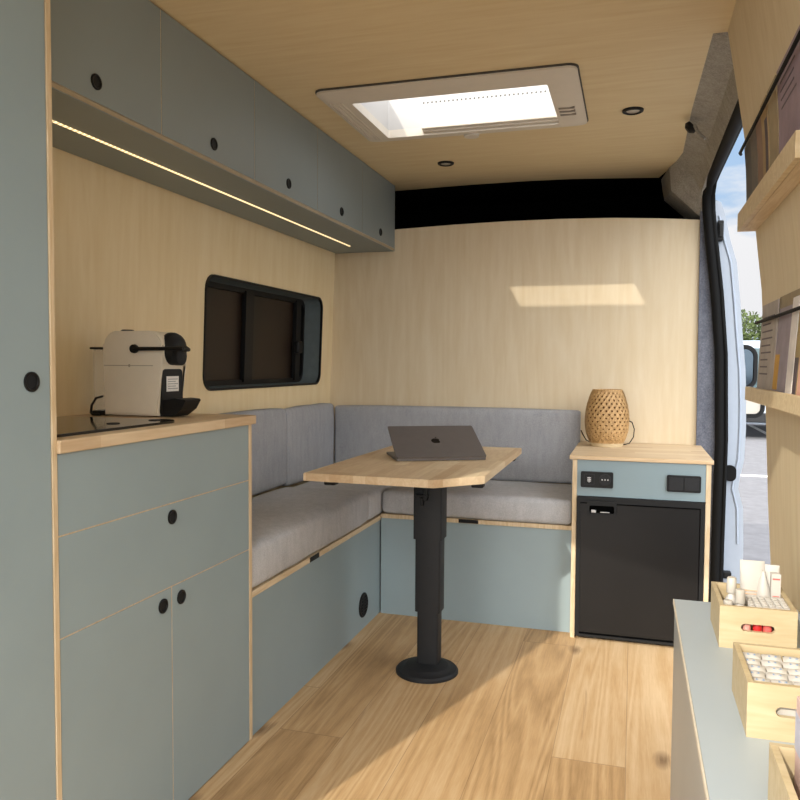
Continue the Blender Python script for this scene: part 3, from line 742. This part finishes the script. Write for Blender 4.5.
def crate(cx, cy, label):
    """open pine crate .138 x .176 x .083, floor at z 0, hand slot front and back"""
    t = thing('wooden_crate', label, 'crate', (cx, cy, .5502), group='small pine crates on the low cabinet')
    hw, hd, h, th = .069, .087, .083, .009
    for s in (-1, 1):
        bm = B(); box(bm, min(s*hw, s*(hw-th)), max(s*hw, s*(hw-th)), -hd+th, hd-th, 0, h, .0008); obj('side_board', bm, 'pine', t, local=True)
    for s in (-1, 1):
        ya, yb = sorted((s*hd, s*(hd-th)))
        bm = B(); outer = [(-hw, 0), (hw, 0), (hw, h), (-hw, h)]; sl = rrect(-.030, .030, .036, .051, .0074, 5)
        for y in (ya, yb): holed(bm, outer, [sl], lambda x, z: (x, y, z))
        for lp in (outer, sl):
            for i in range(len(lp)):
                p, q = lp[i], lp[(i+1) % len(lp)]
                bm.faces.new([bm.verts.new(v) for v in ((p[0], ya, p[1]), (q[0], ya, q[1]), (q[0], yb, q[1]), (p[0], yb, p[1]))])
        bmesh.ops.remove_doubles(bm, verts=bm.verts[:], dist=1e-5)
        obj('end_board', bm, 'pine', t, local=True)
    bm = B(); box(bm, -hw+th, hw-th, -hd+th, hd-th, .001, .006); obj('base_board', bm, 'pine', t, local=True)
    return t
CR = [(.240, 1.690), (.240, 1.308), (.240, .944)]
c1 = crate(*CR[0], 'small pine crate holding upright white tubes and tiny bottles, furthest away')
dup(c1, (*CR[1], .5502), label='small pine crate filled with rows of white sachets, middle of three')
dup(c1, (*CR[2], .5502), label='small pine crate with an upright pink box, nearest the camera')

ZB = .5502+.006
def cream_tube(name, x, y, h, w, label, mat='white', crimp_up=True, rz=0):
    """squeeze tube standing on its cap, flat crimp on top"""
    t = thing(name, label, 'tube', (x, y, ZB), rz, group='white cosmetic tubes in the far crate')
    bm = B(); rings = []
    for k in range(9):
        s = k/8; a = w/2*(1+.12*s); b = w*.40*(1-s)**.8+.0012; z = .016+s*(h-.016)
        rings.append([bm.verts.new((a*math.cos(2*PI*i/20), b*math.sin(2*PI*i/20), z)) for i in range(20)])
    for p, q in zip(rings, rings[1:]):
        for i in range(20): bm.faces.new((p[i], p[(i+1) % 20], q[(i+1) % 20], q[i]))
    bm.faces.new(rings[0][::-1]); bm.faces.new(rings[-1])
    b = obj('tube_body', bm, mat, t, 60, local=True)
    bm = B(); lathe(bm, [(w*.36, 0), (w*.38, .002), (w*.38, .016)], 20); obj('cap', bm, mat, t, 40, local=True)
    bm = B()
    for k, z in enumerate((.55, .50)): box(bm, -w*.40, w*.40, -w*.30, -w*.22, h*z, h*z+.0016)
    obj('printed_band', bm, 'print_orange', b, local=True)
    return t
cream_tube('cream_tube', .247, 1.744, .137, .043, 'wide white squeeze tube with orange stripe, tallest in far crate', rz=.05)
cream_tube('cream_tube', .284, 1.747, .130, .028, 'white squeeze tube behind the slim carton, beside the plywood wall', rz=-.1)
t = thing('nozzle_tube', 'white tapering nozzle tube between wide tube and slim carton', 'tube', (.268, 1.738, ZB), group='white cosmetic tubes in the far crate')
bm = B(); lathe(bm, [(.014, 0), (.016, .004), (.016, .062), (.012, .085), (.006, .105), (.003, .118)], 20); obj('tube_body', bm, 'white', t, 40, local=True)
bm = B(); lathe(bm, [(.0164, .045), (.0164, .049)], 20, cap=False); obj('printed_band', bm, 'print_orange', t, local=True)
bm = B(); box(bm, .281, .299, 1.722, 1.740, ZB, ZB+.117, .0008)
t2 = solo('slim_carton', bm, 'white', (.29, 1.731, ZB), 'slim white carton with pale red print standing in far crate', 'carton')
bm = B(); box(bm, .283, .297, 1.7212, 1.722, ZB+.105, ZB+.108)
obj('printed_text', bm, 'coral', t2)
obj('printed_line', mbox(.2835, .2965, 1.7212, 1.722, ZB+.070, ZB+.0715), 'coral', t2)
def bottle(x, y, h, label):
    t = thing('small_bottle', label, 'bottle', (x, y, ZB), group='small white bottles in the far crate')
    bm = B(); lathe(bm, [(.0105, 0), (.0118, .002), (.0118, h*.62), (.006, h*.70), (.005, h*.73)], 18); obj('bottle_body', bm, 'white', t, 40, local=True)
    bm = B(); lathe(bm, [(.009, h*.73), (.0098, h*.74), (.009, h*.98), (.007, h)], 18); obj('cap', bm, 'white_plastic', t, 40, local=True)
bottle(.199, 1.668, .118, 'taller white bottle at the aisle corner of far crate')
bottle(.212, 1.640, .102, 'shorter white bottle in front of the taller one')
bottle(.190, 1.640, .078, 'smallest white bottle tucked behind crate board')
# tiny jars in rows
jm = None
for r_ in range(5):
    for k in range(6):
        x, y = .233+k*.0125, 1.630+r_*.0165
        if jm is None:
            jm = thing('sample_jar', 'tiny white round sample jar packed in rows in far crate', 'jar', (x, y, .612), group='tiny white jars in the far crate')
            bm = B(); lathe(bm, [(.0058, -.02), (.006, 0), (.0060, .012)], 14); obj('jar_body', bm, 'white_plastic', jm, 40, local=True)
            bm = B(); lathe(bm, [(.0060, .012), (.0062, .0125), (.0062, .017), (.0045, .0185)], 14); obj('lid', bm, 'white', jm, 40, local=True)
        else: dup(jm, (x, y, .612))
# lacquer bottles seen through the hand slot
for k, (x, m, nm) in enumerate(((.222, 'pink', 'pale pink'), (.242, 'red', 'deep red'), (.260, 'coral', 'coral red'))):
    t = thing('polish_bottle', nm+' nail polish bottle seen through the hand slot of far crate', 'bottle', (x, 1.622, ZB), group='nail polish bottles in the far crate')
    bm = B(); lathe(bm, [(.0075, 0), (.0085, .003), (.0085, .044), (.004, .048)], 16); obj('bottle_body', bm, m, t, 40, local=True)
# sachets, overlapping rows in the middle crate
sm = None
for r_ in range(6):
    for k in range(4):
        x, y, z = .191+k*.0315+(.004 if r_ % 2 else 0), 1.246+r_*.0235, .615+r_*.0012
        if x > .300: continue
        if sm is None:
            sm = thing('sachet', 'small white pillow sachet with grey blue print in middle crate', 'sachet', (x, y, z), group='white sachets in the middle crate')
            bm = B(); nx, ny = 8, 6; g = {}
            for i in range(nx+1):
                for j in range(ny+1):
                    u, v = i/nx*2-1, j/ny*2-1; hgt = .0066*(1-u**2)*(1-v**2)
                    for s in (1, -1): g[i, j, s] = bm.verts.new((u*.0150, v*.0115, s*hgt+.0*v))
            for i in range(nx):
                for j in range(ny):
                    for s in (1, -1): bm.faces.new([g[i, j, s], g[i+1, j, s], g[i+1, j+1, s], g[i, j+1, s]])
            bmesh.ops.remove_doubles(bm, verts=bm.verts[:], dist=1e-5)
            bmesh.ops.rotate(bm, verts=bm.verts[:], cent=(0, 0, 0), matrix=Matrix.Rotation(R(18), 3, 'X'))
            obj('wrapper', bm, 'white', sm, 60, local=True)
            bm = B(); box(bm, -.0062, .0062, -.0022, .0014, .0056, .0061, mat=Matrix.Rotation(R(18), 4, 'X')); obj('printed_label', bm, 'print_grey', sm, local=True)
        else: dup(sm, (x, y, z), rz=random.uniform(-.08, .08))
bm = B(); box(bm, .179, .301, 1.23, 1.385, .557, .600)
solo('sachet_packet', mbox(.182, .298, 1.234, 1.382, .5565, .600, bev=.004), 'white', (.24, 1.308, .5565), 'white packet under the sachets, seen through middle crate hand slot', 'packet'); bm.free()
# boxes in the near crate
bm = B(); box(bm, .196, .262, .955, 1.010, .557, .704, .001)
t2 = solo('carton', bm, plain('pink grey carton', 'cbb0a8', .55), (.23, .98, .557), 'upright pink and grey carton standing in the nearest crate', 'carton')
bm = B(); box(bm, .1955, .2625, .9545, 1.0105, .640, .685); obj('printed_panel', bm, plain('cool grey print', 'b3b4c2', .55), t2)

# ------------------------------------------------------------------ wall ledges with leaflets
def ledge(z0, z1, xl, label):
    zl = z0+.012
    t = thing('leaflet_shelf', label, 'shelf', (xl+.02, 1.89, z0), group='plywood leaflet shelves on the side wall')
    bm = B(); prism(bm, [(xl+.0125, z0), (wallx(z0)-.0005, z0), (wallx(zl)-.0005, zl), (xl+.0125, zl)], 'y', 1.50, 2.277); obj('ledge_board', bm, 'edge_y', t)
    bm = B(); box(bm, xl, xl+.012, 1.50, 2.277, z0, z1, .001); obj('front_lip', bm, 'light_wood', t)
ledge(1.463, 1.511, .2625, 'upper plywood leaflet shelf high on the side wall')
ledge(1.009, 1.045, .2925, 'lower plywood leaflet shelf on the side wall beside door')
def leaflet(y0, y1, zb, h, off, col, label, group, th=.002, text=0, patch=None, cat='leaflet', name='leaflet', bot=.012):
    """flat booklet leaning on the side wall; off = distance from the wall at its top, bot = extra at its foot"""
    t = thing(name, label, cat, (wallx(zb)-off-bot, (y0+y1)/2, zb), group=group)
    ns = 7
    X = lambda s: wallx(zb+h*s)-off-bot*(1-s)
    def sheet(ya, yb, s0, s1, o, th_):
        bm = B(); A = []
        for k in range(ns+1):
            s = s0+(s1-s0)*k/ns; x = X(s)-o
            A.append([bm.verts.new(p) for p in ((x, ya, zb+h*s), (x, yb, zb+h*s), (x+th_, yb, zb+h*s), (x+th_, ya, zb+h*s))])
        for a, b in zip(A, A[1:]):
            for i in range(4): bm.faces.new((a[i], a[(i+1) % 4], b[(i+1) % 4], b[i]))
        bm.faces.new(A[0]); bm.faces.new(A[-1]); return bm
    cov = obj('cover', sheet(y0, y1, 0, 1, 0, th), col, t)
    if text:
        bm = B()
        for k in range(text):
            s1 = .86-k*.075; w = (y1-y0)*random.uniform(.45, .8)
            q = sheet(y1-(y1-y0)*.12-w, y1-(y1-y0)*.12, s1-.016, s1, .0006, .0005)
            me = bpy.data.meshes.new('tmp'); q.to_mesh(me); q.free(); bm.from_mesh(me); bpy.data.meshes.remove(me)
        obj('printed_text', bm, 'print_dark', cov)
    if patch:
        a, b, s0, s1, m = patch
        obj('printed_panel', sheet(y0+(y1-y0)*a, y0+(y1-y0)*b, s0, s1, .0006, .0005), m, cov)
    return t
def pc(hexc): return plain('paper '+hexc, hexc, .6, var=.08, scale=18)
GU, GL = 'leaflets on the upper shelf', 'leaflets on the lower shelf'
ub = 1.4755
leaflet(1.50, 1.765, ub, .228, .006, pc('8d7a83'), 'large mauve booklet with dark printed lines, nearest on upper shelf', GU, .004, 4, bot=.020)
leaflet(1.775, 1.88, ub, .226, .007, pc('9c8a6a'), 'tan booklet right behind the mauve one on upper shelf', GU, .004, bot=.018)
leaflet(1.885, 1.965, ub, .222, .009, pc('a78d63'), 'golden brown leaflet third along the upper shelf', GU, .003, bot=.016, patch=(.1, .5, .1, .8, 'print_dark'))
leaflet(1.97, 2.05, ub, .215, .008, pc('8b6f5c'), 'reddish brown leaflet fourth along the upper shelf', GU, .003, bot=.016)
leaflet(2.055, 2.15, ub, .21, .008, pc('6d655c'), 'dark taupe leaflet second from far end of upper shelf', GU, .003, bot=.016)
leaflet(2.155, 2.262, ub, .205, .007, pc('57544f'), 'charcoal leaflet at the far end of the upper shelf', GU, .003, bot=.016)
lb = 1.0215
leaflet(1.995, 2.225, lb, .237, .006, pc('a1968c'), 'brown grey leaflet with printed lines at lower shelf far end', GL, .003, 9, bot=.024)
leaflet(1.828, 1.985, lb, .212, .006, pc('8f848b'), 'mauve grey leaflet with ochre panel on lower shelf', GL, .003, bot=.026, patch=(.62, .97, .12, .5, 'yellow'))
leaflet(1.755, 1.822, lb, .225, .006, pc('dcd4cc'), 'narrow off white leaflet on the lower shelf', GL, .004, bot=.026)
leaflet(1.705, 1.750, lb, .215, .006, pc('a08a5c'), 'patterned ochre leaflet between white and pink ones', GL, .003, bot=.026, patch=(.1, .9, .05, .45, 'print_dark'))
leaflet(1.52, 1.70, lb, .225, .006, pc('c99a86'), 'pinkish leaflet nearest the camera on the lower shelf', GL, .004, bot=.026, patch=(.2, .8, .4, .9, 'coral'))
leaflet(1.71, 1.99, lb, .240, .003, pc('8b7a5d'), 'dark tan booklet standing behind the mauve grey leaflet', GL, .002, bot=.010)
def cord(z, off, label):
    x = wallx(z)-off
    bm = B(); tube(bm, [(x+.004, 2.270, z), (x, 2.255, z), (x, 2.0, z-.001), (x, 1.7, z), (x, 1.42, z), (wallx(z)-.002, 1.39, z)], .0042, 8)
    solo('elastic_cord', bm, 'rubber', (x, 1.9, z), label, 'cord', 'elastic cords across the leaflets', 60)
cord(1.668, .020, 'black elastic cord stretched across the upper row of leaflets')
cord(1.216, .019, 'black elastic cord stretched across the lower row of leaflets')

# ------------------------------------------------------------------ outside
t = thing('wing_mirror', 'black wing mirror of the van seen through the side door opening', 'wing mirror', (.62, 5.05, .95))
def housing(x0, x1, z0, z1, r_, gm):
    cx, cz = (x0+x1)/2, (z0+z1)/2
    bm = B(); pts = rrect(x0, x1, z0, z1, r_, 6); inn = rrect(x0+.02, x1-.02, z0+.02, z1-.02, max(.01, r_-.02), 6)
    L_ = [[(x, 5.004, z) for x, z in inn], [(x, 4.985, z) for x, z in inn], [(x, 4.985, z) for x, z in pts]]+[[(cx+(x-cx)*k, y, cz+(z-cz)*k) for x, z in pts] for y, k in ((5.0, 1.02), (5.06, .95), (5.12, .7), (5.15, .3))]
    rs = [[bm.verts.new(p) for p in l] for l in L_]
    for a, b in zip(rs, rs[1:]):
        for i in range(len(a)): bm.faces.new((a[i], a[(i+1) % len(a)], b[(i+1) % len(b)], b[i]))
    bm.faces.new(rs[0]); bm.faces.new(rs[-1])
    h = obj('mirror_housing', bm, 'black', t, 40)
    bm = B(); prism(bm, rrect(x0+.024, x1-.024, z0+.024, z1-.024, max(.01, r_-.024), 6), 'y', 4.998, 5.003); obj('mirror_glass', bm, gm, h)
housing(.52, .706, .96, 1.226, .07, 'mirror')
housing(.55, .752, .792, .95, .06, 'frame_beige')  # lower mirror's pale reflection painted as plain beige
bm = B(); box(bm, .48, .62, 5.04, 5.10, .86, .92, .01); box(bm, .48, .62, 5.04, 5.10, 1.1, 1.15, .01); obj('mirror_arm', bm, 'black', t)

def van(x, y, label):
    t = thing('parked_van', label, 'van', (x, y, -.6))
    bm = B(); prism(bm, [(-1.0, .35), (1.0, .35), (1.02, 1.2), (.93, 2.15), (.8, 2.3), (-.8, 2.3), (-.93, 2.15), (-1.02, 1.2)], 'y', 0, 5.0); bmesh.ops.bevel(bm, geom=bm.edges[:], offset=.08, segments=2, affect='EDGES'); b = obj('vehicle_body', bm, 'paint', t, 40, local=True)
    for s in (-1, 1):
        bm = B(); box(bm, min(s*.04, s*.88), max(s*.04, s*.88), -.012, .03, 1.2, 2.12, .01); obj('rear_window', bm, 'car_glass', b, local=True)
        bm = B(); box(bm, s*.9-.06, s*.9+.06, -.012, .03, .9, 1.2, .01); obj('tail_lamp', bm, 'red', b, local=True)
        for yy in (.9, 4.0):
            bm = B(); lathe(bm, [(.2, -.1), (.33, -.1), (.35, -.06), (.35, .06), (.33, .1), (.2, .1)], 24, Matrix.Translation((s*.9, yy, .35)) @ Matrix.Rotation(R(90), 4, 'Y')); obj('wheel', bm, 'tyre', t, 40, local=True)
    bm = B(); box(bm, -1.0, 1.0, -.08, .05, .4, .62, .02); obj('bumper', bm, 'black_matt', b, local=True)
van(3.1, 19.5, 'white parked van beyond the wing mirror')
def car(x, y, rz, label):
    t = thing('parked_car', label, 'car', (x, y, -.6), rz)
    bm = B(); prism(bm, [(-2.1, .3), (2.1, .3), (2.15, .7), (1.9, .95), (1.0, 1.02), (.4, 1.5), (-1.2, 1.5), (-1.9, 1.0), (-2.15, .9)], 'y', -.85, .85); bmesh.ops.bevel(bm, geom=bm.edges[:], offset=.06, segments=2, affect='EDGES'); b = obj('vehicle_body', bm, 'steel', t, 40, local=True)
    for s in (-1, 1):
        bm = B(); prism(bm, [(.85, 1.03), (.36, 1.44), (-1.12, 1.44), (-1.6, 1.03)], 'y', s*.855-.01, s*.855+.01); obj('side_window', bm, 'car_glass', b, local=True)
        for xx in (-1.35, 1.35):
            bm = B(); lathe(bm, [(.18, -.1), (.3, -.1), (.32, -.06), (.32, .06), (.3, .1), (.18, .1)], 24, Matrix.Translation((xx, s*.8, .32)) @ Matrix.Rotation(R(90), 4, 'X')); obj('wheel', bm, 'tyre', t, 40, local=True)
def tree(x, y, h, w, mat, label):
    t = thing('leafy_tree', label, 'tree', (x, y, -.6), group='trees beyond the car park')
    bm = B(); tube(bm, [(0, 0, 0), (.08, 0, h*.3), (0, .05, h*.7)], [.16, .12, .05], 8); obj('trunk', bm, 'bark', t, 60, local=True)
    bm = B(); rnd = random.Random(int(x*31+y))
    blobs = [(rnd.uniform(-.6, .6)*w, rnd.uniform(-.4, .4)*w, h*rnd.uniform(.3, .85), w*rnd.uniform(.35, .6)) for _ in range(9)]
    for _ in range(9000):
        bx, by, bz, br = rnd.choice(blobs); d = Vector((rnd.gauss(0, 1), rnd.gauss(0, 1), rnd.gauss(0, 1))).normalized()*br*rnd.uniform(.7, 1)
        p = Vector((bx, by, min(bz, h-br*.5)))+d; p.z = max(.3, p.z)
        a = Vector((rnd.gauss(0, 1), rnd.gauss(0, 1), rnd.gauss(0, 1))).normalized(); b = a.orthogonal().normalized(); s = rnd.uniform(.05, .10)
        bm.faces.new([bm.verts.new(p+a*s), bm.verts.new(p+b*s*.6), bm.verts.new(p-a*s), bm.verts.new(p-b*s*.6)])
    obj('foliage', bm, mat, t, local=True)
tree(3.4, 34, 4.0, 1.7, 'leaf', 'dense green tree behind the parked van, nearer the door jamb')
tree(7.4, 37, 4.3, 1.9, 'leaf2', 'olive green tree behind the parked van, nearer the shelf')

# ------------------------------------------------------------------ sky, sun, camera
w = bpy.data.worlds.new('sky'); bpy.context.scene.world = w; w.use_nodes = True; nt = w.node_tree
bg = nt.nodes['Background']
def wn(typ, **k):
    q = nt.nodes.new(typ)
    for a, b in k.items(): setattr(q, a, b)
    return q
def wm(op, a, b):
    q = wn('ShaderNodeMath', operation=op)
    for i, v in enumerate((a, b)):
        if isinstance(v, (int, float)): q.inputs[i].default_value = v
        else: nt.links.new(v, q.inputs[i])
    return q.outputs[0]
tc = wn('ShaderNodeTexCoord'); sx = wn('ShaderNodeSeparateXYZ'); nt.links.new(tc.outputs['Generated'], sx.inputs[0])
mp = wn('ShaderNodeMapping'); mp.inputs['Scale'].default_value = (1, 1, 2.6); mp.inputs['Location'].default_value = (3.7, 4.2, 1.5); nt.links.new(tc.outputs['Generated'], mp.inputs[0])
nz = wn('ShaderNodeTexNoise'); nz.inputs['Scale'].default_value = 4.2; nz.inputs['Detail'].default_value = 7; nz.inputs['Roughness'].default_value = .55; nt.links.new(mp.outputs[0], nz.inputs['Vector'])
rc = wn('ShaderNodeValToRGB'); e = rc.color_ramp.elements; e[0].position = .38; e[0].color = (0, 0, 0, 1); e[1].position = .49; e[1].color = (1, 1, 1, 1); nt.links.new(nz.outputs['Fac'], rc.inputs[0])
rb = wn('ShaderNodeValToRGB'); e = rb.color_ramp.elements; e[0].position = 0; e[0].color = (.62, .78, .95, 1); e[1].position = .55; e[1].color = (.20, .45, .85, 1); nt.links.new(sx.outputs[2], rb.inputs[0])
mx = wn('ShaderNodeMix', data_type='RGBA'); nt.links.new(rc.outputs[0], mx.inputs[0]); nt.links.new(rb.outputs[0], mx.inputs[6]); mx.inputs[7].default_value = (.98, .98, 1, 1)
SUN = Vector((.325, 1, -.6)).normalized()
# the sky is brighter on the sun's side
dp = wn('ShaderNodeVectorMath', operation='DOT_PRODUCT'); nt.links.new(tc.outputs['Generated'], dp.inputs[0]); dp.inputs[1].default_value = -SUN
glow = wm('POWER', wm('MAXIMUM', wm('ADD', wm('MULTIPLY', dp.outputs['Value'], .5), .5), 0.0), 2.0)
strg = wm('ADD', .85, wm('MULTIPLY', glow, 5.0))
mw = wn('ShaderNodeMix', data_type='RGBA'); nt.links.new(wm('MULTIPLY', glow, .9), mw.inputs[0]); nt.links.new(mx.outputs[2], mw.inputs[6]); mw.inputs[7].default_value = (1, .975, .94, 1)
nt.links.new(mw.outputs[2], bg.inputs[0]); nt.links.new(strg, bg.inputs[1])
L = bpy.data.lights.new('sun', 'SUN'); L.energy = 3.7; L.angle = R(.7); L.color = (1, .93, .82)
so = bpy.data.objects.new('sun', L); C.objects.link(so); so.rotation_euler = SUN.to_track_quat('-Z', 'Y').to_euler(); so.location = (-2, -6, 6)

yaw, pitch, roll, F = R(16.82), R(-2.66), R(.336), 770
f = Vector((-math.sin(yaw)*math.cos(pitch), math.cos(yaw)*math.cos(pitch), math.sin(pitch)))
r = Vector((math.cos(yaw), math.sin(yaw), 0)); u = r.cross(f)
r2 = r*math.cos(roll)+u*math.sin(roll); u2 = r2.cross(f)
cam = bpy.data.cameras.new('camera'); cam.sensor_width = 36; cam.lens = 36*F/800; cam.clip_start = .02; cam.clip_end = 500
co = bpy.data.objects.new('camera', cam); C.objects.link(co)
co.matrix_world = Matrix(((r2.x, u2.x, -f.x, 0), (r2.y, u2.y, -f.y, 0), (r2.z, u2.z, -f.z, 1.1), (0, 0, 0, 1)))
bpy.context.scene.camera = co
vs_ = bpy.context.scene.view_settings
vs_.view_transform = 'Standard'; vs_.look = 'None'; vs_.exposure = 0; vs_.gamma = 1
